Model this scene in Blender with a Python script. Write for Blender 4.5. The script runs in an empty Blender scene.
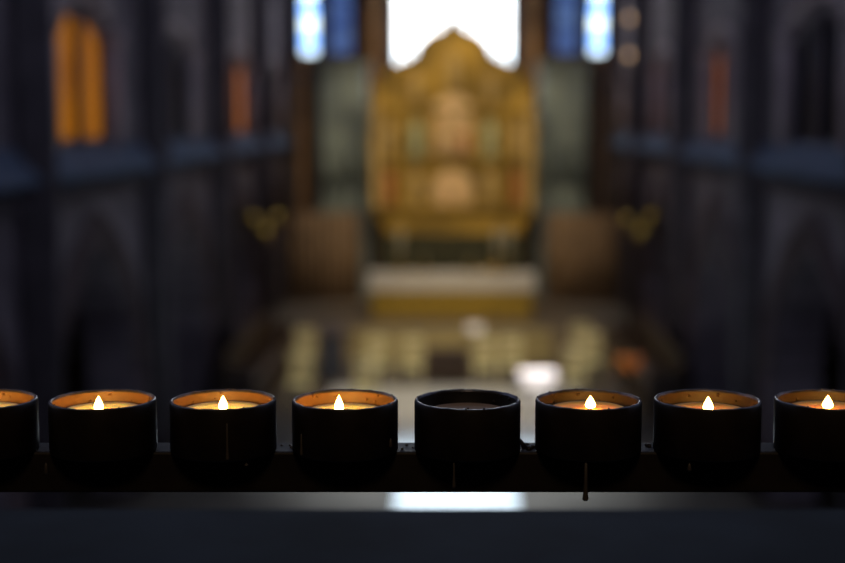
import bpy, bmesh, math, random
from mathutils import Vector, Matrix
random.seed(7)
C = bpy.context.scene.collection
PI = math.pi

# ---------------------------------------------------------------- camera
CAMZ = 6.4
YAW = math.radians(1.26)      # turned slightly to the left of the nave axis
PITCH = math.radians(6.6)     # looking slightly down
cam_d = bpy.data.cameras.new('camera')
cam = bpy.data.objects.new('camera', cam_d); C.objects.link(cam)
cam.location = (0, 0, CAMZ)
cam.rotation_euler = (PI/2 - PITCH, 0, YAW)
cam_d.sensor_width = 36; cam_d.lens = 59.0
cam_d.clip_start = 0.01; cam_d.clip_end = 200
cam_d.dof.use_dof = True
cam_d.dof.focus_distance = 0.660
cam_d.dof.aperture_fstop = 5.2
cam_d.dof.aperture_blades = 0
bpy.context.scene.camera = cam

# ---------------------------------------------------------------- world, lights, exposure
w = bpy.data.worlds.new('world'); bpy.context.scene.world = w; w.use_nodes = True
bg = w.node_tree.nodes['Background']
bg.inputs[0].default_value = (0.60, 0.69, 1.0, 1); bg.inputs[1].default_value = 0.34

def area(name, loc, target, sx, sy, power, col):
    l = bpy.data.lights.new(name, 'AREA'); l.shape = 'RECTANGLE'; l.size = sx; l.size_y = sy
    l.energy = power; l.color = col
    o = bpy.data.objects.new(name, l); C.objects.link(o); o.location = loc
    o.rotation_euler = (Vector(target) - Vector(loc)).to_track_quat('-Z', 'Y').to_euler()
    return o
def spot(name, loc, target, deg, power, col, blend=0.6, size=0.3):
    l = bpy.data.lights.new(name, 'SPOT'); l.spot_size = math.radians(deg); l.spot_blend = blend
    l.shadow_soft_size = size; l.energy = power; l.color = col
    o = bpy.data.objects.new(name, l); C.objects.link(o); o.location = loc
    o.rotation_euler = (Vector(target) - Vector(loc)).to_track_quat('-Z', 'Y').to_euler()
    return o
# added spot brightening the pale paving, standing in for daylight from above
spot('paving_fill', (0.1, 23, 24), (0.15, 24.4, 0), 18, 80000, (0.70, 0.87, 1.0), 0.9, 1.0)
# unseen warm spots added to brighten the reredos, altar and chancel
spot('reredos_fill_left', (-3.6, 32, 13), (-0.2, 43, 5.9), 50, 2000, (1.0, 0.78, 0.42), 0.9, 0.3)
spot('reredos_fill_right', (3.6, 32, 13), (0.2, 43, 5.9), 50, 1800, (1.0, 0.78, 0.42), 0.9, 0.3)
spot('altar_fill', (0.6, 30, 12), (0, 40, 1.7), 40, 1500, (1.0, 0.80, 0.55), 0.8, 0.3)
spot('chancel_fill', (0.0, 27, 13), (0, 33.5, 0.5), 52, 5200, (1.0, 0.84, 0.56), 0.9, 0.4)
spot('side_table_fill', (1.6, 27, 10), (1.93, 31, 0.8), 6, 10500, (1.0, 0.93, 0.95), 0.5, 0.05)  # added narrow beam that whitens the table cloth
spot('flower_fill', (2.2, 26, 10), (3.75, 29.6, 1.2), 5, 4500, (1.0, 0.85, 0.6), 0.5, 0.05)  # added narrow beam that lifts the orange flowers
# unseen warm fill added behind the camera to lift the cup fronts
area('gallery_fill', (0, -1.5, CAMZ+1.9), (0, 0, CAMZ-.3), .5, .5, 9, (1.0, 0.72, 0.45))

vs = bpy.context.scene.view_settings
bpy.context.scene.display_settings.display_device = 'sRGB'
vs.view_transform = 'Standard'; vs.look = 'None'; vs.gamma = 1; vs.use_curve_mapping = False
vs.exposure = 0.0

# ---------------------------------------------------------------- materials
def mat(name, col, rough=0.6, metal=0.0, var=0.25, scale=6.0, bump=0.0, col2=None, spec=0.5, emit=None, es=0.0, mortar=None, coat=0.0):
    m = bpy.data.materials.new(name); m.use_nodes = True
    nt = m.node_tree; N = nt.nodes; L = nt.links
    b = N['Principled BSDF']
    b.inputs['Roughness'].default_value = rough; b.inputs['Metallic'].default_value = metal
    b.inputs['Specular IOR Level'].default_value = spec; b.inputs['Coat Weight'].default_value = coat
    tc = N.new('ShaderNodeTexCoord')
    nz = N.new('ShaderNodeTexNoise'); nz.inputs['Scale'].default_value = scale; nz.inputs['Detail'].default_value = 5
    L.new(tc.outputs['Object'], nz.inputs['Vector'])
    rp = N.new('ShaderNodeValToRGB')
    c2 = col2 if col2 else tuple(c*(1-var) for c in col)
    rp.color_ramp.elements[0].position = 0.35; rp.color_ramp.elements[1].position = 0.65
    rp.color_ramp.elements[0].color = (*c2, 1); rp.color_ramp.elements[1].color = (*col, 1)
    L.new(nz.outputs['Fac'], rp.inputs[0])
    out = rp.outputs[0]
    if mortar:
        mp = N.new('ShaderNodeMapping'); L.new(tc.outputs['Object'], mp.inputs[0])
        mp.inputs['Rotation'].default_value = mortar
        br = N.new('ShaderNodeTexBrick'); br.inputs['Scale'].default_value = 1.0
        br.inputs['Brick Width'].default_value = 0.9; br.inputs['Row Height'].default_value = 0.38
        br.inputs['Mortar Size'].default_value = 0.015
        br.inputs['Color1'].default_value = (1, 1, 1, 1); br.inputs['Color2'].default_value = (.78, .78, .8, 1)
        br.inputs['Mortar'].default_value = (.45, .45, .45, 1)
        L.new(mp.outputs[0], br.inputs['Vector'])
        mx = N.new('ShaderNodeMix'); mx.data_type = 'RGBA'; mx.blend_type = 'MULTIPLY'; mx.inputs[0].default_value = 1
        L.new(out, mx.inputs[6]); L.new(br.outputs['Color'], mx.inputs[7]); out = mx.outputs[2]
    L.new(out, b.inputs['Base Color'])
    if bump:
        bp = N.new('ShaderNodeBump'); bp.inputs['Strength'].default_value = bump; bp.inputs['Distance'].default_value = 0.1/scale
        L.new(nz.outputs['Fac'], bp.inputs['Height']); L.new(bp.outputs[0], b.inputs['Normal'])
    if emit:
        b.inputs['Emission Color'].default_value = (*emit, 1); b.inputs['Emission Strength'].default_value = es
    return m

def glass_lit(name, c1, c2, strength, scale=3.0, bands=True):
    """stained or plain glass with daylight behind it, or panes standing in for lamp glow"""
    m = bpy.data.materials.new(name); m.use_nodes = True
    nt = m.node_tree; N = nt.nodes; L = nt.links
    b = N['Principled BSDF']; b.inputs['Base Color'].default_value = (.02, .02, .03, 1); b.inputs['Roughness'].default_value = .25
    tc = N.new('ShaderNodeTexCoord'); v = N.new('ShaderNodeTexVoronoi'); v.inputs['Scale'].default_value = scale
    L.new(tc.outputs['Object'], v.inputs['Vector'])
    nz = N.new('ShaderNodeTexNoise'); nz.inputs['Scale'].default_value = 0.55; nz.inputs['Detail'].default_value = 1
    L.new(tc.outputs['Object'], nz.inputs['Vector'])
    mx = N.new('ShaderNodeMix'); mx.data_type = 'RGBA'
    L.new(v.outputs['Color'], mx.inputs[0]); mx.inputs[6].default_value = (*c1, 1); mx.inputs[7].default_value = (*c2, 1)
    L.new(mx.outputs[2], b.inputs['Emission Color'])
    b.inputs['Emission Strength'].default_value = strength
    return m

M = {}
M['stone_l'] = mat('stone_left', (.29, .24, .26), .9, var=.3, scale=1.2, bump=.4, spec=.1, mortar=(0, PI/2, 0))
M['stone_shaft'] = mat('stone_shaft', (.48, .37, .38), .75, var=.25, scale=2.0)
M['stone_mould'] = mat('brown_moulding', (.15, .11, .11), .9, var=.3, scale=2, spec=.1)
M['stone_dark'] = mat('stone_dark', (.115, .095, .105), .85, var=.3, scale=2, spec=.2)
M['stone_sill'] = mat('stone_sill', (.14, .17, .235), .95, var=.2, scale=2, spec=.05)  # blue light on the sloping tops put into the sill colour
M['stone_aisle'] = mat('stone_aisle', (.03, .02, .02), .9, var=.3, scale=1)  # near-black: shade of the aisles put into the stone
M['stone_east'] = mat('stone_east', (.13, .085, .08), .85, var=.4, scale=.8, mortar=(PI/2, 0, 0))
M['floor'] = mat('floor_tile', (.075, .06, .048), .6, var=.3, scale=1.5, spec=.2)
M['pale'] = mat('pale_paving', (.55, .56, .56), .32, var=.15, scale=1.1)
M['ledge'] = mat('dark_slate', (.032, .044, .064), .8, var=.35, scale=9, col2=(.020, .027, .038), spec=.12)
M['gold'] = mat('gilding', (.58, .36, .055), .42, .35, var=.65, scale=1.1, bump=.5)
M['gold_dark'] = mat('dark_gilding', (.30, .19, .035), .5, .3, var=.4, scale=3)  # deeper gilding tone
M['gold_pale'] = mat('pale_gilding', (.80, .56, .22), .5, .1, var=.4, scale=2.5)
M['flesh'] = mat('painted_relief', (.95, .68, .40), .7, var=.4, scale=2.5, col2=(.7, .48, .22))
M['green'] = mat('green_painting', (.62, .66, .40), .7, var=.3, scale=3, col2=(.42, .48, .30))
M['red'] = mat('red_painting', (.60, .22, .07), .7, var=.3, scale=3)
M['marble'] = mat('grey_green_marble', (.33, .39, .37), .5, var=.5, scale=.8, col2=(.12, .15, .16))
M['panelwood'] = mat('brown_hanging', (.33, .215, .125), .8, var=.4, scale=1.2)
M['brownstone'] = mat('brown_stone', (.55, .30, .13), .8, var=.5, scale=1.4)
M['linen'] = mat('altar_linen', (.88, .84, .74), .85, var=.08, scale=3)
M['white'] = mat('white_cloth', (.9, .88, .88), .8, var=.04, scale=4)
M['frontal'] = mat('gold_brocade', (.55, .36, .04), .6, .1, var=.45, scale=5)
M['darkcloth'] = mat('dark_green_dossal', (.05, .05, .025), .85, var=.3, scale=4)
M['wood_pale'] = mat('pale_wood', (.75, .66, .38), .5, var=.3, scale=4)
M['wood_dark'] = mat('dark_oak', (.06, .035, .022), .5, var=.4, scale=4)
M['rush'] = mat('rush_seat', (.85, .80, .45), .8, var=.25, scale=14)
M['navy'] = mat('navy_cloth', (.03, .04, .07), .85, var=.2, scale=5)
M['brass'] = mat('polished_brass', (.78, .55, .15), .22, 1.0, var=.15, scale=6)
M['candlewax'] = mat('altar_candle_wax', (.34, .31, .22), .5, var=.05, scale=3)
M['carpet'] = mat('tan_step_carpet', (.36, .29, .13), .9, var=.25, scale=3)
M['petal'] = mat('orange_petals', (.85, .26, .04), .6, var=.4, scale=20)
M['leaf'] = mat('leaves', (.05, .09, .03), .6, var=.3, scale=12)
M['east'] = glass_lit('bright_east_glass', (.78, .90, 1.0), (1.0, 1.0, 1.0), 5.5, 2.2)
M['lancet'] = glass_lit('bright_side_glass', (.10, .35, 1.0), (.85, 1.0, 1.0), 3.4, 1.2)
_n = M['lancet'].node_tree; _tc = [q for q in _n.nodes if q.type == 'TEX_COORD'][0]     # white figures alternating with blue grounds
_w = _n.nodes.new('ShaderNodeTexWave'); _w.wave_type = 'BANDS'; _w.bands_direction = 'Z'; _w.inputs['Scale'].default_value = .31; _w.inputs['Phase Offset'].default_value = .4
_n.links.new(_tc.outputs['Object'], _w.inputs['Vector'])
_mx = [q for q in _n.nodes if q.type == 'MIX'][0]; _n.links.new(_w.outputs['Fac'], _mx.inputs[0])
M['blue'] = glass_lit('blue_side_glass', (.03, .07, .30), (.14, .24, .48), .7, 3)
M['amber'] = glass_lit('amber_glow', (.50, .17, .003), (.30, .095, .004), .85, 1.6)  # this and the next two: lamp glow of open gallery arches as emissive panes
M['amber_dim'] = glass_lit('dim_amber_glow', (.27, .085, .02), (.20, .06, .018), 1.6, 1.6)
M['rust_dim'] = glass_lit('dim_red_glow', (.22, .062, .012), (.14, .038, .010), 2.0, 1.6)
M['globe'] = mat('glowing_globe', (.3, .25, .2), .4, emit=(1, .62, .32), es=1.5)
M['bulb'] = mat('dim_bulb', (.3, .25, .1), .4, emit=(1, .66, .10), es=.6)
M['darkglass'] = mat('unlit_glass', (.012, .013, .02), .3, var=.4, scale=2)
M['lead'] = mat('lead_cames', (.02, .02, .02), .7, scale=4)

# ---------------------------------------------------------------- mesh helpers
def build(name, bm, m, parent=None, smooth=False, loc=None):
    me = bpy.data.meshes.new(name)
    bmesh.ops.recalc_face_normals(bm, faces=bm.faces)
    bm.to_mesh(me); bm.free()
    if isinstance(m, (list, tuple)):
        for q in m: me.materials.append(q)
    else: me.materials.append(m)
    if smooth:
        for p in me.polygons: p.use_smooth = True
    o = bpy.data.objects.new(name, me); C.objects.link(o)
    if parent: o.parent = parent
    if loc: o.location = loc
    return o
def box(bm, x0, x1, y0, y1, z0, z1, bevel=0.0, mi=0):
    t = bmesh.ops.create_cube(bm, size=1)
    vs_ = t['verts']
    for v in vs_:
        v.co = Vector(((x0+x1)/2 + v.co.x*(x1-x0), (y0+y1)/2 + v.co.y*(y1-y0), (z0+z1)/2 + v.co.z*(z1-z0)))
    fs = set(f for v in vs_ for f in v.link_faces)
    for f in fs: f.material_index = mi
    if bevel:
        es = list(set(e for v in vs_ for e in v.link_edges))
        bmesh.ops.bevel(bm, geom=es, offset=bevel, segments=2, affect='EDGES', profile=.5)
def hexa(bm, p, mi=0):
    """eight corners: 4 bottom then 4 top"""
    v = [bm.verts.new(q) for q in p]
    for f in ((3,2,1,0), (4,5,6,7), (0,1,5,4), (1,2,6,5), (2,3,7,6), (3,0,4,7)):
        bm.faces.new([v[i] for i in f]).material_index = mi
def lathe(bm, prof, c=(0,0,0), n=24, mi=0, sx=1.0, sy=1.0):
    rings = []
    for r, z in prof:
        if r < 1e-6: rings.append([bm.verts.new((c[0], c[1], c[2]+z))])
        else: rings.append([bm.verts.new((c[0]+sx*r*math.cos(2*PI*k/n), c[1]+sy*r*math.sin(2*PI*k/n), c[2]+z)) for k in range(n)])
    for a, b in zip(rings[:-1], rings[1:]):
        for k in range(n):
            k2 = (k+1) % n
            if len(a) == 1 and len(b) == 1: continue
            if len(a) == 1: f = bm.faces.new((a[0], b[k], b[k2]))
            elif len(b) == 1: f = bm.faces.new((a[k], b[0], a[k2]))
            else: f = bm.faces.new((a[k], b[k], b[k2], a[k2]))
            f.material_index = mi; f.smooth = True
    if len(rings[0]) > 1: bm.faces.new(rings[0][::-1]).material_index = mi
    if len(rings[-1]) > 1: bm.faces.new(rings[-1]).material_index = mi
def tube(bm, p0, p1, r0, r1=None, n=10):
    r1 = r0 if r1 is None else r1
    p0 = Vector(p0); p1 = Vector(p1); d = (p1-p0).normalized()
    a = d.orthogonal().normalized(); b = d.cross(a)
    A = [bm.verts.new(p0 + r0*(a*math.cos(2*PI*k/n)+b*math.sin(2*PI*k/n))) for k in range(n)]
    B = [bm.verts.new(p1 + r1*(a*math.cos(2*PI*k/n)+b*math.sin(2*PI*k/n))) for k in range(n)]
    for k in range(n):
        f = bm.faces.new((A[k], A[(k+1)%n], B[(k+1)%n], B[k])); f.smooth = True
    bm.faces.new(A[::-1]); bm.faces.new(B)
def NB(): return bmesh.new()
def thing(name, label, cat, loc=(0,0,0), rz=0, group=None):
    o = bpy.data.objects.new(name, None); o.empty_display_size = .1; C.objects.link(o)
    o.location = loc; o.rotation_euler = (0, 0, rz); o['label'] = label; o['category'] = cat
    if group: o['group'] = group
    return o
def tag(o, label, cat, group=None):
    o['label'] = label; o['category'] = cat
    if group: o['group'] = group
    return o
def struct(name, bm, m, parent=None, smooth=False):
    o = build(name, bm, m, parent, smooth)
    if not parent: o['kind'] = 'structure'
    return o
def dup(root, loc, rz, label, group=None):
    r = root.copy(); C.objects.link(r); r.location = loc; r.rotation_euler = (0, 0, rz); r['label'] = label
    if group: r['group'] = group
    for ch in list(root.children):
        c = ch.copy(); C.objects.link(c); c.parent = r
        for g in list(ch.children):
            d = g.copy(); C.objects.link(d); d.parent = c
    return r

# pointed-arch opening: (centre, half width, z bottom, z spring, z apex)
def arch_top(o, u):
    c, hw, z0, zs, za = o
    t = min(1, abs(u-c)/hw); R = 1.9
    h = math.sqrt(max(0, R*R - (t + R-1)**2)); H = math.sqrt(R*R-(R-1)**2)
    return zs + (za-zs)*h/H
def arched_wall(bm, u0, u1, z0, z1, ops, pt):
    """pt(u, z, side) -> point; side 0 front, 1 back"""
    us = {u0, u1}
    for o in ops:
        for k in range(17): us.add(o[0] + o[1]*(-1 + k/8))
    us = sorted(u for u in us if u0 <= u <= u1)
    for a, b in zip(us[:-1], us[1:]):
        if b-a < 1e-4: continue
        mid = (a+b)/2
        cut = sorted([o for o in ops if abs(mid-o[0]) < o[1]], key=lambda o: o[2])
        segs = []; lo = (z0, z0)
        for o in cut:
            if o[2] > z0: segs.append((lo, (o[2], o[2])))
            lo = (arch_top(o, a), arch_top(o, b))
        segs.append((lo, (z1, z1)))
        for (la, lb), (ha, hb) in segs:
            if ha-la < 1e-4 and hb-lb < 1e-4: continue
            hexa(bm, [pt(a, la, 0), pt(b, lb, 0), pt(b, lb, 1), pt(a, la, 1), pt(a, ha, 0), pt(b, hb, 0), pt(b, hb, 1), pt(a, ha, 1)])
def arch_pane(bm, o, pt, side=0.5):
    c, hw = o[0], o[1]
    v = []
    us = [c + hw*(-1+k/8) for k in range(17)]
    for s in (0, 1):
        row = [bm.verts.new(pt(us[0], o[2], side+s*.06)), bm.verts.new(pt(us[-1], o[2], side+s*.06))]
        row += [bm.verts.new(pt(u, arch_top(o, u), side+s*.06)) for u in us[::-1]]
        v.append(row)
    bm.faces.new(v[0]); bm.faces.new(v[1][::-1])
    n = len(v[0])
    for k in range(n): bm.faces.new((v[0][k], v[0][(k+1)%n], v[1][(k+1)%n], v[1][k]))

# ================================================================ SETTING
bm = NB(); box(bm, -11, 11, 3, 46.4, -.3, 0); struct('floor', bm, M['floor'])
bm = NB()
box(bm, -.98, 1.12, 16, 33.2, .002, .012)
box(bm, -2.9, 3.0, 24.6, 33.0, .003, .018)
struct('floor_aisle_paving', bm, M['pale'])
# sanctuary platform and its steps
bm = NB(); box(bm, -5.4, 5.4, 38.0, 46, -.3, .68)
for k in range(4): box(bm, -5.4, 5.4, 36.4+.4*k, 46, -.3+k*.0001, .17*(k+1)-.001*(5-k))
struct('floor_sanctuary', bm, mat('sanctuary_floor', (.20, .15, .095), .8, var=.3, scale=2))
bm = NB()
for k in range(4): box(bm, -2.7, 2.7, 36.37+.4*k, 36.9+.4*k, .17*k, .17*(k+1)+.012)
struct('floor_step_carpet', bm, M['carpet'])

Z = CAMZ
def side_wall(s, W, bays, lit, name):
    def pt(u, z, side): return (s*(W + .8*side), u, z)
    ops = []; panes = []
    for i, (c, kind) in enumerate(bays):
        ops.append((c, 2.35, -1, 2.2, Z-1.9))                     # arcade arch
        w0 = lit[i]
        tri = (w0[0], w0[1], Z-.33, Z+1.12, Z+1.58); ops.append(tri); panes.append((tri, kind))
        ops.append((c, 1.5, Z+3.6, Z+5.4, Z+6.8)); panes.append((ops[-1], 'dark'))
    bm = NB(); arched_wall(bm, 9, 46, 0, Z+8.5, ops, pt)
    wl = struct('wall_'+name, bm, M['stone_l'])
    # sloping sill below the openings, and the string course over the arches
    bm = NB()
    for a in range(9, 46):
        hexa(bm, [(s*(W-.32), a, Z-.78), (s*(W-.32), a+1, Z-.78), (s*W, a+1, Z-.9), (s*W, a, Z-.9),
                  (s*(W-.30), a, Z-.70), (s*(W-.30), a+1, Z-.70), (s*W, a+1, Z-.34), (s*W, a, Z-.34)])
    struct('trim_sill_'+name, bm, M['stone_sill'])
    bm = NB()
    box(bm, *sorted((s*(W-.14), s*W)), 9, 46, Z-1.12, Z-.98, .02)
    struct('trim_string_course_'+name, bm, M['stone_dark'])
    # moulded rings around the arcade arches
    for (c, kind) in bays:
        bm = NB()
        for ring in (0, 1, 2):
            hw = 2.35 + .12 + ring*.26; dz = .12+ring*.2
            pts = [(c-hw, 0)] + [(c-hw*math.cos(PI*0), 2.2)]
            o = (c, hw, 0, 2.2, Z-1.9+dz)
            us = [c+hw*(-1+k/12) for k in range(25)]
            P = [Vector((s*(W-.03), us[0], .01))] + [Vector((s*(W-.03), u, arch_top(o, u))) for u in us] + [Vector((s*(W-.03), us[-1], .01))]
            for p, q in zip(P[:-1], P[1:]): tube(bm, p, q, .07, n=6)
        struct('trim_arch_moulding', bm, M['stone_mould'])
    # tall shafts between the bays
    for (c, kind) in bays:
        for yy in (c+3.5,):
            bm = NB()
            for dx, dy, r in ((-.28, 0, .17), (-.12, .2, .14), (-.12, -.2, .14)):
                tube(bm, (s*(W+dx), yy+dy, 0), (s*(W+dx), yy+dy, Z+8.4), r, n=12)
            lathe(bm, [(.3, 0), (.3, .2), (.22, .4)], (s*(W-.05), yy, 0), 12)
            struct('column_shaft_'+name, bm, M['stone_dark'])
    # light shafts flanking the gallery openings
    for (o, kind) in panes:
        if kind == 'dark' and o[2] > Z+2: continue
        bm = NB()
        for e in (-1, 1):
            yy = o[0]+e*(o[1]+.22)
            tube(bm, (s*(W-.05), yy, o[2]-.05), (s*(W-.05), yy, o[3]+.1), .13, n=12)
            lathe(bm, [(.13, 0), (.2, .12), (.22, .2), (.14, .22)], (s*(W-.05), yy, o[3]+.05), 12)
        us = [o[0]+(o[1]+.22)*(-1+k/12) for k in range(25)]
        oo = (o[0], o[1]+.22, o[2], o[3]+.2, o[4]+.3)
        P = [Vector((s*(W-.05), u, arch_top(oo, u))) for u in us]
        for p, q in zip(P[:-1], P[1:]): tube(bm, p, q, .09, n=6)
        struct('trim_opening_'+name, bm, M['stone_shaft'])
    return pt, panes
wn = 0
def make_windows(pt, panes):
    global wn
    for o, kind in panes:
        wn += 1
        fr = NB(); 
        # central mullion, transom and outer frame
        c, hw = o[0], o[1]
        def bar(a, b): tube(fr, pt(a[0], a[1], .10), pt(b[0], b[1], .10), .05, n=8)
        bar((c, o[2]), (c, o[4])); tube(fr, pt(c, o[2], .06), pt(c, o[4], .06), .09, n=8); bar((c-hw, o[2]+.03), (c+hw, o[2]+.03))
        for e in (-1, 1): bar((c+e*hw, o[2]), (c+e*hw, o[3]))
        f = struct('window_%d' % wn, fr, M['stone_dark'])
        pb = NB(); arch_pane(pb, o, pt, .16)
        build('pane', pb, M[{'dark': 'darkglass', 'amber': 'amber', 'dim': 'amber_dim', 'rust': 'rust_dim'}[kind]], f)  # lit panes stand in for lamp glow in open gallery arches
LW, RW = 5.5, 5.35
pt, panes = side_wall(-1, LW, [(14.1, 'dark'), (21.1, 'amber'), (28.1, 'dark'), (35.1, 'dim'), (42.1, 'dark')],
          [(14.1, 1.5), (20.55, 1.55), (27.2, 1.7), (35.3, 1.9), (42.1, 1.5)], 'left')
make_windows(pt, panes)
pt, panes = side_wall(1, RW, [(13.7, 'dark'), (20.6, 'dark'), (28.0, 'rust'), (35.3, 'rust'), (42.1, 'dark')],
          [(13.7, 1.5), (20.6, 1.6), (27.9, 1.2), (35.4, 1.1), (42.1, 1.3)], 'right')
make_windows(pt, panes)
# dark side aisles behind the arcades; ceilings added to keep sky light out
for s, n in ((-1, 'left'), (1, 'right')):
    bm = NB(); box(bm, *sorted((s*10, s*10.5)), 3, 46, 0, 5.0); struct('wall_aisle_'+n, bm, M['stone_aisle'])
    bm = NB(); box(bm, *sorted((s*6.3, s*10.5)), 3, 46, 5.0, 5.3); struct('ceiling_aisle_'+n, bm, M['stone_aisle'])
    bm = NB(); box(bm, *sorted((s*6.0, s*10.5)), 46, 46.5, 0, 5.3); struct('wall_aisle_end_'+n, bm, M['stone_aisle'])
# east wall
def pte(u, z, side): return (u, 46 + .9*side, z)
E = [(0, 1.93, Z+1.2, Z+9.0, Z+12.5), (-4.72, .32, Z+2.2, Z+6.6, Z+7.6), (-3.72, .40, Z+2.2, Z+6.6, Z+7.6),
     (4.70, .32, Z+2.2, Z+6.6, Z+7.6), (3.72, .40, Z+2.2, Z+6.6, Z+7.6)]
bm = NB(); arched_wall(bm, -6.3, 6.3, -.3, Z+13.5, E, pte); struct('wall_east', bm, M['stone_east'])
for i, (o, mm) in enumerate(zip(E, ('east', 'lancet', 'blue', 'lancet', 'blue'))):
    wn += 1
    fr = NB()
    xs = (-.67, .67) if i == 0 else ()
    for x in xs: tube(fr, (x, 46.35, o[2]), (x, 46.35, o[3]+2.2), .035, n=8)
    for e in (-1, 1): tube(fr, (o[0]+e*o[1], 46.35, o[2]), (o[0]+e*o[1], 46.35, o[3]), .04, n=8)
    zz = o[2]
    while zz < o[3]:
        tube(fr, (o[0]-o[1], 46.36, zz), (o[0]+o[1], 46.36, zz), .02, n=6); zz += 1.0 if i == 0 else .9
    f = struct('window_%d' % wn, fr, M['lead'])
    pb = NB(); arch_pane(pb, o, pte, .5); build('pane', pb, M[mm], f)
# stone shafts and brown panels below the side lancets
for s in (-1, 1):
    for x, r, mm, z0, z1 in ((5.05, .22, 'brownstone', .68, Z+2.1), (4.35, .12, 'stone_dark', .68, Z+9), (2.65, .2, 'brownstone', Z+.2, Z+9)):
        bm = NB(); tube(bm, (s*x, 45.8, z0), (s*x, 45.8, z1), r, n=14)
        lathe(bm, [(r, 0), (r*1.5, .3), (r*1.6, .4), (r, .42)], (s*x, 45.8, min(z1, Z+4)-.4), 14)
        struct('column_east', bm, M[mm])
# marble screens either side of the reredos
for s, n in ((-1, 'left'), (1, 'right')):
    bm = NB()
    box(bm, *sorted((s*2.75, s*4.3)), 44.6, 45.6, .68, Z-2.9)
    box(bm, *sorted((s*2.75, s*4.3)), 44.7, 45.6, Z-2.9, Z+1.9)
    box(bm, *sorted((s*2.7, s*4.36)), 44.5, 45.6, Z-2.95, Z-2.75, .02)
    box(bm, *sorted((s*2.7, s*4.36)), 44.5, 45.6, Z+1.7, Z+1.9, .02)
    for x in (2.85, 3.35, 3.85, 4.2): tube(bm, (s*x, 44.62, Z-2.8), (s*x, 44.62, Z+1.7), .06, n=8)
    for x in (3.1, 3.6, 4.03): lathe(bm, [(.0, 0), (.16, .02), (.12, .5), (.15, .9), (.06, 1.05), (.1, 1.18), (0, 1.32)], (s*x, 44.6, Z-1.9), 10)
    struct('wall_screen_'+n, bm, M['marble'])
    bm = NB()
    box(bm, *sorted((s*3.0, s*5.2)), 44.2, 44.45, .68, Z-2.9)
    for k in range(9): tube(bm, (s*(3.05+.26*k), 44.2, .69), (s*(3.05+.26*k), 44.2, Z-2.95), .09, n=8)
    tag(build('wall_hanging', bm, M['panelwood'], smooth=True), 'brown pleated hanging in the shadow %s of the high altar' % n, 'hanging', 'brown hangings beside the altar')
# gallery where the camera stands
def fr_(u, v, z): return (u*math.cos(YAW) - v*math.sin(YAW), u*math.sin(YAW) + v*math.cos(YAW), z)

# ================================================================ REREDOS
YR = 43.2
rd = thing('reredos', 'tall gilded altarpiece with a stepped pointed top behind the altar', 'altarpiece', (0, YR, .68))
b0 = .68
def prism(bm, pts, y0, y1):
    A = [bm.verts.new((x, y0, z)) for x, z in pts]; B = [bm.verts.new((x, y1, z)) for x, z in pts]
    bm.faces.new(A); bm.faces.new(B[::-1]); n = len(pts)
    for k in range(n): bm.faces.new((A[k], B[k], B[(k+1)%n], A[(k+1)%n]))
rz = Z - b0
half = [(2.05, rz-3.5), (2.15, rz-3.2), (2.5, rz-2.7), (2.5, rz-.2), (2.5, rz+.45), (2.3, rz+1.1), (1.9, rz+1.6), (1.35, rz+1.85), (1.1, rz+2.0), (1.02, rz+2.3), (.7, rz+2.55), (.3, rz+2.75), (0, rz+3.05)]
prof = half + [(-x, z) for x, z in half[-2::-1]]
bm = NB(); prism(bm, prof, .0, .35); build('back_panel', bm, M['gold'], rd)
bm = NB()   # carved frame following the outline, cornices and base rail
for p, q in zip(prof[:-1], prof[1:]): tube(bm, (p[0], -.05, p[1]), (q[0], -.05, q[1]), .1, n=8)
for z in (rz-2.75, rz-1.35, rz+.25): box(bm, -2.5, 2.5, -.22, 0, z, z+.16, .02)
for k in range(8):   # crockets on the gable
    t = k/7; 
    for s in (-1, 1): lathe(bm, [(0, 0), (.09, .08), (.04, .18), (0, .28)], (s*(1.8-1.65*t), 0, rz+1.55+1.5*t), 8)
lathe(bm, [(.05, 0), (.14, .12), (.05, .25), (0, .5)], (0, 0, rz+2.85), 10)
build('carved_frame', bm, M['gold'], rd)
for x in (-2.38, -1.55, -.75, .75, 1.55, 2.38):
    bm = NB()
    top = rz + (.3 if abs(x) > 2 else 1.5 if abs(x) > 1 else 2.2)
    box(bm, x-.1, x+.1, -.26, 0, rz-2.7, top)
    lathe(bm, [(.12, 0), (.1, .1), (.03, .35), (.05, .4), (0, .55)], (x, -.13, top), 8)
    build('pinnacle', bm, M['gold_pale'] if abs(x) > 2 else M['gold'], rd)
def figure(bm, x, z, h, y=-.14):
    s = h/1.6
    lathe(bm, [(.0, 0), (.27*s, .02*s), (.22*s, .5*s), (.2*s, .95*s), (.26*s, 1.2*s), (.12*s, 1.34*s), (.07*s, 1.38*s)], (x, y, z), 12, sy=.6)
    lathe(bm, [(.0, 1.34*s), (.1*s, 1.4*s), (.11*s, 1.5*s), (.0, 1.62*s)], (x, y, z), 10)
    for e in (-1, 1): tube(bm, (x+e*.22*s, y, z+1.18*s), (x+e*.1*s, y-.14*s, z+.85*s), .06*s, .05*s, 8)
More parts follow.
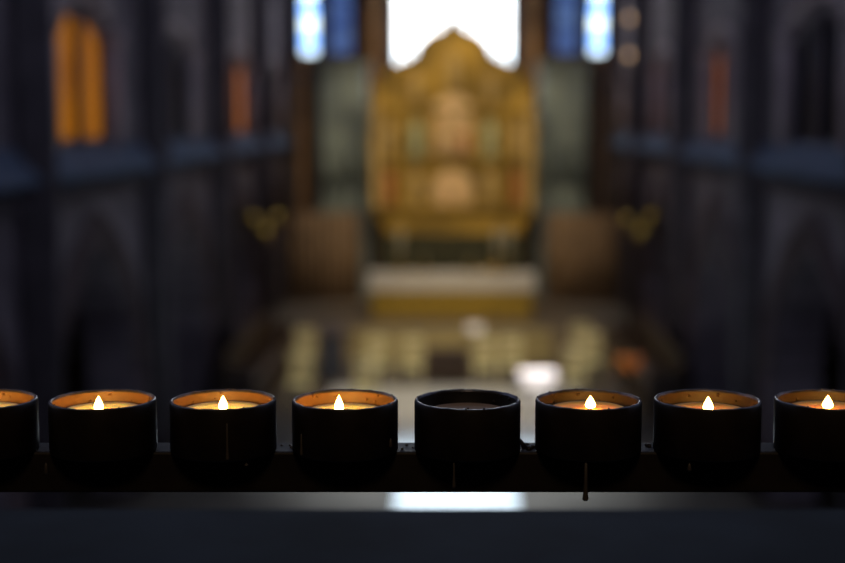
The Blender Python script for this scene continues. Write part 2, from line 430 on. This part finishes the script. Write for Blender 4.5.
for x, z, h, mk, nm in ((-1.97, rz-1.15, 1.2, 'gold_pale', 'statue'), (1.97, rz-1.15, 1.2, 'gold_pale', 'statue'), (-1.15, rz-1.15, 1.25, 'green', 'statue'), (1.15, rz-1.15, 1.25, 'green', 'statue'),
      (-1.97, rz-2.6, 1.15, 'red', 'statue'), (1.97, rz-2.6, 1.15, 'red', 'statue'), (-1.15, rz-2.6, 1.15, 'gold_pale', 'statue'), (1.15, rz-2.6, 1.15, 'gold_pale', 'statue'),
      (-1.15, rz+.5, 1.0, 'gold_pale', 'statue'), (1.15, rz+.5, 1.0, 'gold_pale', 'statue'), (0, rz+1.0, 1.2, 'gold_pale', 'statue')):
    bm = NB(); figure(bm, x, z, h); build(nm, bm, M[mk], rd)
for x, z0, z1, hw, mk in ((0, rz-1.05, rz+.9, .6, 'flesh'), (0, rz-2.6, rz-1.4, .6, 'flesh')):
    bm = NB(); prism(bm, [(-hw, z0), (hw, z0), (hw, z1-.35), (0, z1), (-hw, z1-.35)], -.09, -.003)
    pn = build('painted_panel', bm, M[mk], rd)
    bm = NB(); figure(bm, .0, z0+.05, (z1-z0)*.8, -.2); 
    for e in (-1, 1): figure(bm, e*.38, z0+.02, (z1-z0)*.55, -.17)
    build('relief_figures', bm, M['flesh'], pn)
bm = NB(); box(bm, .18, .42, -.28, -.2, rz-.95, rz-.35); build('red_robe', bm, M['red'], rd)
# lower, narrower support of the reredos with the dark dossal in front
bm = NB()
box(bm, -2.3, 2.3, .0, .4, 0.0, rz-3.5)
build('support', bm, M['darkcloth'], rd)

# ================================================================ ALTAR
AY = 40.0
al = thing('high_altar', 'wide altar with white linen hanging over a gold frontal', 'altar', (-.03, AY, .68))
al.scale = (1.03, 1, .96)
bm = NB(); box(bm, -2.28, 2.28, .05, 1.1, 0, 1.25, .02); build('body', bm, M['frontal'], al)
bm = NB()
box(bm, -2.36, 2.36, -.02, 1.15, 1.25, 1.33, .015); box(bm, -2.36, 2.36, -.02, .03, .88, 1.28)
for k in range(40): tube(bm, (-2.34+.12*k, -.005, .83), (-2.34+.12*k, -.005, .89), .018, n=5)
build('altar_cloth', bm, M['linen'], al)
bm = NB(); box(bm, -2.26, 2.26, -.0, .05, .02, .86)
for k in range(12): box(bm, -2.2+.38*k, -2.14+.38*k, -.015, .0, .04, .84)
build('frontal', bm, M['frontal'], al)
GA = 'brass candlesticks on the high altar'
def candlestick(x, h, hc, label, y=AY+.6, r=.09):
    t = thing('altar_candlestick', label, 'candlestick', (x, y, 1.958), 0, GA)
    bm = NB(); lathe(bm, [(.0, 0), (.16, .0), (.16, .03), (.05, .08), (.03, h*.4), (.08, h*.5), (.03, h*.6), (.03, h*.9), (.1, h), (0, h)], n=16); build('stand', bm, M['brass'], t, True)
    bm = NB(); lathe(bm, [(0, 0), (r, 0), (r, hc), (0, hc+.01)], (0, 0, h), 12); build('candle', bm, M['candlewax'], t, True)
    return t
candlestick(-1.55, .45, .85, 'leftmost tall altar candlestick with a thick pale candle')
candlestick(1.30, .45, .85, 'tall altar candlestick with thick pale candle, second from the right')
candlestick(-.85, .30, .25, 'short brass altar candlestick left of the altar centre', r=.03)
candlestick(.52, .30, .25, 'short brass altar candlestick right of the altar centre', r=.03)
candlestick(1.62, .45, .85, 'tall altar candlestick nearest the right end of the altar')
bm = NB(); lathe(bm, [(0, 0), (.12, .0), (.03, .04), (.03, .12), (.15, .2), (.17, .3), (.15, .3), (.13, .21), (0, .2)], (1.08, AY+.3, 1.9585), 16)
tag(build('brass_bowl', bm, M['brass'], None, True), 'small shiny brass bowl at the front right of the altar top', 'bowl')

# ================================================================ CHANCEL FURNITURE
def make_chair(label):
    t = thing('chancel_chair', label, 'chair', (0, 0, 0), 0, 'pale chairs in the chancel')
    bm = NB(); box(bm, -.25, .25, -.24, .24, .43, .49, .02); build('seat', bm, M['rush'], t)
    bm = NB()
    for x in (-.22, .22): box(bm, x-.025, x+.025, .21, .26, .49, 1.15)
    for z in (.62, .82, 1.02): box(bm, -.22, .22, .215, .25, z, z+.13, .01)
    build('backrest', bm, M['wood_pale'], t)
    for x in (-.22, .22):
        for y in (-.21, .23):
            bm = NB(); box(bm, x-.025, x+.025, y-.025, y+.025, 0, .43); build('leg', bm, M['wood_pale'], t)
    return t
chairs = [(-3.75, 34.6, 'pale chair at the far left edge of the chancel, farther one'), (-3.5, 31.2, 'pale chair at the far left edge of the chancel, nearer one'),
          (-1.95, 30.2, 'frontmost pale chair left of the aisle, above the cup left of the unlit one'), (-1.85, 33.4, 'pale chair left of the prayer desk, outer of the back pair'),
          (-1.0, 33.4, 'pale chair directly left of the dark prayer desk'), (.78, 33.4, 'pale chair directly right of the dark prayer desk'),
          (1.45, 33.6, 'pale chair right of the prayer desk, outer of the back pair'), (3.45, 34.2, 'pale chair near the right wall, nearer one'),
          (3.35, 35.8, 'pale chair near the right wall, farther one'), (2.85, 31.9, 'pale chair just behind the small white-clothed table')]
c0 = make_chair(chairs[0][2])
for i, (x, y, lb) in enumerate(chairs):
    if i == 0: c0.location = (x, y, 0); c0.rotation_euler = (0, 0, 0); continue
    dup(c0, (x, y, .019 if abs(x) < 2.9 and y < 32.7 else 0), random.uniform(-.1, .1), lb)
pd = thing('prayer_desk', 'low dark wooden prayer desk on the aisle before the altar steps', 'desk', (-.12, 33.7, .0))
bm = NB(); box(bm, -.55, .55, -.18, .18, .78, .84, .01); box(bm, -.5, .5, -.12, -.07, .08, .78); build('desk_top', bm, M['wood_dark'], pd)
for x in (-.52, .52):
    bm = NB(); box(bm, x-.03, x+.03, -.2, .3, 0, .78, .01); build('side_panel', bm, M['wood_dark'], pd)
bm = NB(); box(bm, -.49, .49, -.05, .3, .1, .2, .02); build('kneeler', bm, M['wood_dark'], pd)
st = thing('side_table', 'small table under a brightly lit white cloth beside the aisle', 'table', (1.93, 31, .0))
bm = NB(); box(bm, -.42, .42, -.26, .26, .70, .74, .01); box(bm, -.42, .42, -.27, -.25, .46, .74, .005)
box(bm, -.42, .42, .25, .27, .46, .74, .005)
build('white_cloth', bm, M['white'], st)
for x in (-.36, .36):
    for y in (-.2, .2):
        bm = NB(); box(bm, x-.03, x+.03, y-.03, y+.03, .0185, .70); build('leg', bm, M['wood_dark'], st)
bs = thing('book_stand', 'small stand holding an open white book before the altar frontal', 'book stand', (.6, 37.0, .3525))
bm = NB(); tube(bm, (0, 0, 0), (0, 0, .42), .03); lathe(bm, [(0, 0), (.16, 0), (.16, .03), (0, .04)], n=14); build('post', bm, M['brass'], bs)
bm = NB(); hexa(bm, [(-.2, -.12, .40), (.2, -.12, .40), (.2, .14, .56), (-.2, .14, .56), (-.2, -.13, .42), (.2, -.13, .42), (.2, .13, .60), (-.2, .13, .60)]); build('open_book', bm, M['white'], bs)
lc = thing('lectern', 'dark cloth-draped lectern standing at the left of the chancel', 'lectern', (-3.0, 34.0, 0))
bm = NB(); box(bm, -.22, .22, -.18, .18, 0, 1.15, .02); build('body', bm, M['navy'], lc)
bm = NB(); hexa(bm, [(-.3, -.25, 1.151), (.3, -.25, 1.151), (.3, .25, 1.3), (-.3, .25, 1.3), (-.3, -.25, 1.2), (.3, -.25, 1.2), (.3, .25, 1.36), (-.3, .25, 1.36)]); build('book_rest', bm, M['wood_dark'], lc)
# dark choir stalls along both walls
for s, n in ((-1, 'left'), (1, 'right')):
    t = thing('choir_stall', 'long dark choir stall against the %s arcade of the chancel' % n, 'pew', (s*4.55, 32.5, 0), 0, 'choir stalls along the arcades')
    bm = NB(); box(bm, *sorted((s*.26, s*.32)), -3.5, 3.5, 0, 1.5); build('back', bm, M['wood_dark'], t)
    bm = NB(); box(bm, -.15, .29, -3.4, 3.4, .40, .46, .01); build('seat', bm, M['wood_dark'], t)
    bm = NB(); box(bm, *sorted((-s*.4, -s*.34)), -3.5, 3.5, 0, .9)
    for k in range(8): box(bm, *sorted((-s*.43, -s*.40)), -3.4+.9*k, -2.85+.9*k, .1, .8)
    build('front_panel', bm, M['wood_dark'], t)
    for y in (-3.55, 3.55):
        bm = NB(); box(bm, -.42, .33, y-.045, y+.045, 0, 1.1, .02); lathe(bm, [(.08, 0), (.1, .1), (.05, .2), (0, .32)], (s*.3, y, 1.1), 10); build('end_panel', bm, M['wood_dark'], t)
# orange flowers on a pedestal by the right arcade
ft = thing('flower_arrangement', 'orange flowers on a dark pedestal near the right arcade', 'flowers', (3.75, 29.6, 0))
bm = NB(); lathe(bm, [(.2, 0), (.2, .05), (.07, .12), (.06, .8), (.16, .88), (.16, .92)], n=16); build('pedestal', bm, M['wood_dark'], ft)
for mk, nm, cnt in (('leaf', 'foliage', 45), ('petal', 'blossoms', 46)):
    bm = NB()
    for k in range(cnt):
        a = random.uniform(0, 2*PI); e = random.uniform(.0, 1); r = .30*math.sqrt(random.random())
        p = Vector((r*math.cos(a), r*math.sin(a), 1.02+.42*e*(1-r)))
        if mk == 'leaf':
            tube(bm, (0, 0, .9), p, .012, .002, 5); p2 = p+Vector((.08*math.cos(a), .08*math.sin(a), .02)); tube(bm, p, p2, .03, .004, 5)
        else: lathe(bm, [(0, -.03), (.055, 0), (.06, .03), (.02, .02), (0, .03)], p, 7)
    build(nm, bm, M[mk], ft)
# gilded sconces on the last piers
for s, n in ((-1, 'left'), (1, 'right')):
    t = thing('wall_sconce', 'gilded three-branch sconce on the last pier of the %s arcade' % n, 'sconce', (s*4.93, 36.6, Z-2.85), 0, 'gilded sconces')
    bm = NB(); lathe(bm, [(0, -.35), (.08, -.3), (.05, -.1), (.1, 0), (.05, .15), (0, .2)], n=12)
    tube(bm, (0, 0, 0), (s*.42, 0, 0), .03); build('stem', bm, M['brass'], t)
    for dx, dy, dz in ((-.35, 0, .22), (.28, 0, .28), (0, -.3, -.1)):
        bm = NB(); tube(bm, (0, 0, -.05), (dx*.9, dy*.9, dz-.12), .025); lathe(bm, [(0, 0), (.06, 0), (.16, .1), (.18, .22), (.12, .22), (.05, .08), (0, .06)], (dx, dy, dz-.12), 14); br_ = build('branch', bm, M['brass'], t)
        bm = NB(); bmesh.ops.create_uvsphere(bm, u_segments=12, v_segments=8, radius=.06, matrix=Matrix.Translation((dx, dy, dz+.1))); build('bulb', bm, M['bulb'], br_, True)
for z, lb in ((Z+3.0, 'upper of two small glowing globe lamps beside the right east window'), (Z+1.95, 'lower of two small glowing globe lamps beside the right east window')):
    t = thing('globe_lamp', lb, 'lamp', (5.345, 41.0, z-.03), 0, 'globe lamps on the right pier')
    bm = NB(); lathe(bm, [(0, -.03), (.05, -.02), (.05, .03), (0, .04)], (-.22, 0, -.1), 12); tube(bm, (-.01, 0, -.12), (-.22, 0, -.12), .02); build('bracket', bm, M['brass'], t)
    bm = NB(); bmesh.ops.create_uvsphere(bm, u_segments=16, v_segments=10, radius=.085, matrix=Matrix.Translation((-.22, 0, 0))); build('globe', bm, M['globe'], t, True)

# ================================================================ GALLERY PARAPET (foreground)
gal = bpy.data.objects.new('gallery', None); 
LZ = CAMZ - .271
def block(name, u0, u1, v0, v1, z0, z1, m, bev):
    bm = NB(); box(bm, u0, u1, v0, v1, z0, z1, bev)
    o = struct(name, bm, m); o.rotation_euler = (0, 0, YAW); return o
block('trim_parapet_coping', -3.2, 3.2, -.1+.52, .957, LZ-.06, LZ, M['ledge'], .008)
block('wall_parapet', -3.2, 3.2, .47, .90, 5.05, LZ-.06, M['stone_l'], 0)
block('floor_gallery', -3.2, 3.2, -3.0, .90, 4.85, 5.05, M['floor'], 0)

block('wall_back', -3.2, 3.2, -3.2, -3.0, 4.85, CAMZ+2.2, M['stone_aisle'], 0)  # unseen gallery shell added to keep sky light off the cups
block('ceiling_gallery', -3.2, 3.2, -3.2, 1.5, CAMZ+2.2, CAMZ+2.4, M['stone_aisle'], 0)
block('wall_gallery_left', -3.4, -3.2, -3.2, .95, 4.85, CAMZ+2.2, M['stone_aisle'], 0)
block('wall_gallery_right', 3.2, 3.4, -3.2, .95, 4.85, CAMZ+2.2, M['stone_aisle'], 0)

# ================================================================ CANDLE RACK
M['iron'] = mat('black_iron', (.020, .013, .009), .42, .0, var=.4, scale=90, bump=.25, spec=.35)
M['iron_bar'] = mat('black_iron_bar', (.018, .012, .009), .55, .0, var=.4, scale=60, bump=.3, spec=.3)
M['rim'] = mat('worn_iron_rim', (.14, .14, .18), .30, .6, var=.5, scale=160, bump=.5)  # worn metal, base colour raised to carry the pale rim highlights
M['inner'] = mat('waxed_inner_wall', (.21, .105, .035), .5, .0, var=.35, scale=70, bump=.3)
M['inner_dark'] = mat('dark_inner_wall', (.085, .05, .02), .5, .0, var=.4, scale=70, bump=.3)  # darker brown inner wall for the right-hand cups
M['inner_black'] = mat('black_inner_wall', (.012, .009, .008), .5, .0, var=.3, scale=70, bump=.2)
M['wax'] = mat('melted_wax', (.95, .80, .42), .35, var=.08, scale=60)
M['wax_orange'] = mat('amber_wax', (.78, .42, .14), .35, var=.1, scale=60)
M['wax_dull'] = mat('dull_wax', (.32, .22, .14), .5, var=.2, scale=90)
M['wax_drip'] = mat('dried_wax', (.075, .06, .048), .45, var=.2, scale=90)
for q in ('wax', 'wax_orange'):
    b_ = M[q].node_tree.nodes['Principled BSDF']; b_.inputs['Subsurface Weight'].default_value = .8
    b_.inputs['Subsurface Radius'].default_value = (1, .6, .2); b_.inputs['Subsurface Scale'].default_value = .012
M['wick'] = mat('charred_wick', (.01, .008, .006), .9, scale=200)
M['tin'] = mat('tealight_tin', (.5, .45, .38), .35, .8, scale=80)
def flame_mat(name, st):
    m = bpy.data.materials.new(name); m.use_nodes = True
    nt = m.node_tree; nt.nodes.clear()
    e = nt.nodes.new('ShaderNodeEmission'); e.inputs[0].default_value = (1.0, .47, .09, 1); e.inputs[1].default_value = st
    o = nt.nodes.new('ShaderNodeOutputMaterial'); nt.links.new(e.outputs[0], o.inputs[0]); return m
M['flame'] = flame_mat('candle_flame', 110); M['flame_low'] = flame_mat('small_candle_flame', 52)

V0 = .66; RIMZ = CAMZ - .1336; BASEZ = CAMZ - .1589; H = RIMZ-BASEZ
def ux(px): return (px-422.5)/1385*.671
rack = thing('candle_rack', 'long black iron bar carrying the row of candle cups', 'candle rack', (0, 0, 0), 0)
rack.rotation_euler = (0, 0, YAW)
UL, UR = ux(-110), ux(935)
bm = NB(); box(bm, UL, UR, V0-.004, V0+.0165, BASEZ-.0203, BASEZ, .0012)
build('bar', bm, M['iron_bar'], rack)
for u in (UL+.012, UR-.012):
    bm = NB(); box(bm, u-.006, u+.006, V0+.001, V0+.013, LZ+.0045, BASEZ-.0205, .001); lathe(bm, [(0, 0), (.018, 0), (.018, .004), (0, .004)], (u, V0+.007, LZ+.0002), 20)
    build('leg', bm, M['iron'], rack)
random.seed(3)
for u0, kind in ((ux(528), 0), (ux(649), 1), (ux(285), 2), (ux(407), 2)):   # dried wax crumbs on the bar
    bm = NB()
    for k in range(5 if kind == 0 else 3):
        r = random.uniform(.0010, .0019) if kind < 2 else random.uniform(.0005, .0009)
        bmesh.ops.create_uvsphere(bm, u_segments=10, v_segments=6, radius=r, matrix=Matrix.Translation((u0+random.uniform(-.003, .003), V0+random.uniform(.000, .010), BASEZ+r*.2)))
    if kind == 0:
        tube(bm, (u0-.001, V0+.004, BASEZ), (u0-.0035, V0+.005, BASEZ+.0042), .0016, .0006, 8)
    build('wax_crumbs', bm, M['iron'] if kind < 2 else M['wax_drip'], rack, True)
def drip(parent, u, v, z0, z1, r=.0009, m='wax_drip', name='wax_drip'):
    bm = NB(); n = 8
    L_ = z1-z0
    pr = [(0, L_), (r*.7, L_+.0002), (r, L_+.0009), (r*.95, L_+.0016), (r*.75, L_+.004), (r*.6, L_*.5), (r*.5, -.0008), (0, 0)]
    if z0-z1 < .007: pr = [(0, z1-z0), (r*1.3, z1-z0+.0008), (r*.7, -.001), (0, 0)]
    lathe(bm, pr, (u, v, z0), 10); return build(name, bm, M[m], parent, True)

RO, RI = .0257, .0237
def cup(px, label, inner, seed, drips=()):
    rnd = random.Random(seed)
    t = thing('candle_cup', label, 'candle holder', fr_(ux(px), V0, BASEZ), YAW, 'black candle cups on the rack')
    bm = NB()
    lathe(bm, [(0, .0001), (RO-.0008, .0001), (RO, .0009), (RO, H-.0012), (RO-.0003, H-.0004)], n=96)
    # open top: remove the closing cap made by lathe
    cap = [f for f in bm.faces if len(f.verts) == 96]; bmesh.ops.delete(bm, geom=cap, context='FACES_ONLY')
    build('outer_wall', bm, M['iron'], t, True)
    bm = NB(); n = 96
    P = [(RO-.0003, H-.0004), (RO-.0007, H), (RI+.0007, H), (RI+.0001, H-.0007), (RI, H-.0012)]
    lathe(bm, P, n=n); cap = [f for f in bm.faces if len(f.verts) == n]; bmesh.ops.delete(bm, geom=cap, context='FACES_ONLY')
    for v in bm.verts:
        a = math.atan2(v.co.y, v.co.x)
        v.co.z += .00010*math.sin(5*a+seed)+.00008*math.sin(17*a+2*seed)
    for k in range(7):
        a = rnd.uniform(0, 2*PI); r = rnd.uniform(.0003, .0006)
        bmesh.ops.create_uvsphere(bm, u_segments=8, v_segments=5, radius=r, matrix=Matrix.Translation(((RO-.001)*math.cos(a), (RO-.001)*math.sin(a), H)))
    build('rim', bm, M['rim'], t, True)
    bm = NB(); lathe(bm, [(RI, H-.0012), (RI, .0025), (0, .0025)], n=96)
    cap = [f for f in bm.faces if len(f.verts) == 96]; bmesh.ops.delete(bm, geom=cap, context='FACES_ONLY')
    for k in range(6):   # wax spots
        a = rnd.uniform(.15, .85)*PI; r = rnd.uniform(.0004, .001); z = H-rnd.uniform(.0015, .006)
        bmesh.ops.create_uvsphere(bm, u_segments=8, v_segments=5, radius=r, matrix=Matrix.Translation(((RI)*math.cos(a), (RI)*math.sin(a), z)))
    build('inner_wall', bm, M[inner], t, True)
    for kind, du, z0, z1 in drips:
        if kind == 'face': v = -math.sqrt(RO*RO-du*du)-.0001
        else: v = -.0245
        drip(t, du, v, z0, z1)
    return t
def candle(px, label, top, fdx, wax, flame, dome=0.0, fh=.0078, lit=True, rad=.0195, fr=.0023):
    """top: wax level below the rim; fdx: flame offset"""
    t = thing('tealight_candle', label, 'candle', fr_(ux(px), V0, BASEZ+.0026), YAW, 'tea lights in the cups')
    zt = H-.0026-top
    bm = NB()
    lathe(bm, [(0, 0), (rad, 0), (rad, zt-.0006), (rad-.0004, zt+.0008), (rad-.001, zt-.0002), (rad*.5, zt+dome*.7-.0002), (0, zt+dome-.0004)], n=64)
    if dome > .001:
        for v in bm.verts:
            if v.co.z > zt-.002: v.co.z += .0006*math.sin(3*math.atan2(v.co.y, v.co.x)+px)
    build('wax', bm, M[wax], t, True)
    bm = NB(); tube(bm, (fdx, 0, zt+dome-.001), (fdx+.0003, 0, zt+dome+.0022), .0005, .0005, 8); build('wick', bm, M['wick'], t)
    if lit:
        bm = NB(); z0 = zt+dome+.0006
        lathe(bm, [(0, 0), (fr*.6, fh*.03), (fr*.9, fh*.12), (fr*.96, fh*.26), (fr*.78, fh*.47), (fr*.5, fh*.68), (fr*.24, fh*.86), (0, fh)], (fdx, 0, z0), 20)
        build('flame', bm, M[flame], t, True)
    return t
k = .671/1385
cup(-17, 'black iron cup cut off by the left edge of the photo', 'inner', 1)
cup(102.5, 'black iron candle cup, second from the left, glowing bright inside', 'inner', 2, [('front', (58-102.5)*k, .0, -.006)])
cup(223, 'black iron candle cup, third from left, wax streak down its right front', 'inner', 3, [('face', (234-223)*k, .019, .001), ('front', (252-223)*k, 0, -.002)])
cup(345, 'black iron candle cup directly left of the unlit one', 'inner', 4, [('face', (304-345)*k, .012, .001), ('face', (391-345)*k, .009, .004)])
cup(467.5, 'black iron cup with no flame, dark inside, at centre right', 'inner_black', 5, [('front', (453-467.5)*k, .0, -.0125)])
cup(588.5, 'black iron cup right of the unlit one, wax dripping below the bar', 'inner_dark', 6)
cup(707.5, 'black iron candle cup, second from the right, with dim brown inside', 'inner_dark', 7, [('front', (681-707.5)*k, .0, -.0045)])
cup(829, 'black iron candle cup cut off by the right edge of the photo', 'inner_dark', 8)
# the long drip hanging from the cup right of the unlit one
dr = drip(rack, (585.5-422.5)*.650/1385, V0-.0260, BASEZ+.0004, BASEZ-.0182, .0015)
candle(-17, 'burning tea light in the cup cut off by the left edge', .0062, -.004, 'wax', 'flame')
candle(102.5, 'burning tea light with bright yellow wax, second cup from left', .0062, (98.5-102.5)*k, 'wax', 'flame', fh=.0070)
candle(223, 'burning tea light with bright yellow wax, third cup from left', .0058, 0.0, 'wax', 'flame', fh=.0068)
candle(345, 'burning tea light just left of the unlit one, flame off centre', .0068, (339-345)*k, 'wax', 'flame', fh=.0080)
candle(467.5, 'burnt-out tea light with dull wax and no flame', .0066, 0.0, 'wax_dull', None, lit=False)
candle(588.5, 'burning tea light with high domed orange wax', .0055, (590.5-588.5)*k, 'wax_orange', 'flame_low', dome=.0004, fh=.0062, rad=.0185, fr=.0026)
candle(707.5, 'burning tea light in the second cup from the right', .0064, .0004, 'wax_orange', 'flame_low', fh=.0070, fr=.0026)
candle(829, 'burning tea light in the cup cut off by the right edge', .0056, -.0005, 'wax_orange', 'flame_low', dome=.0004, fh=.0064, fr=.0027)
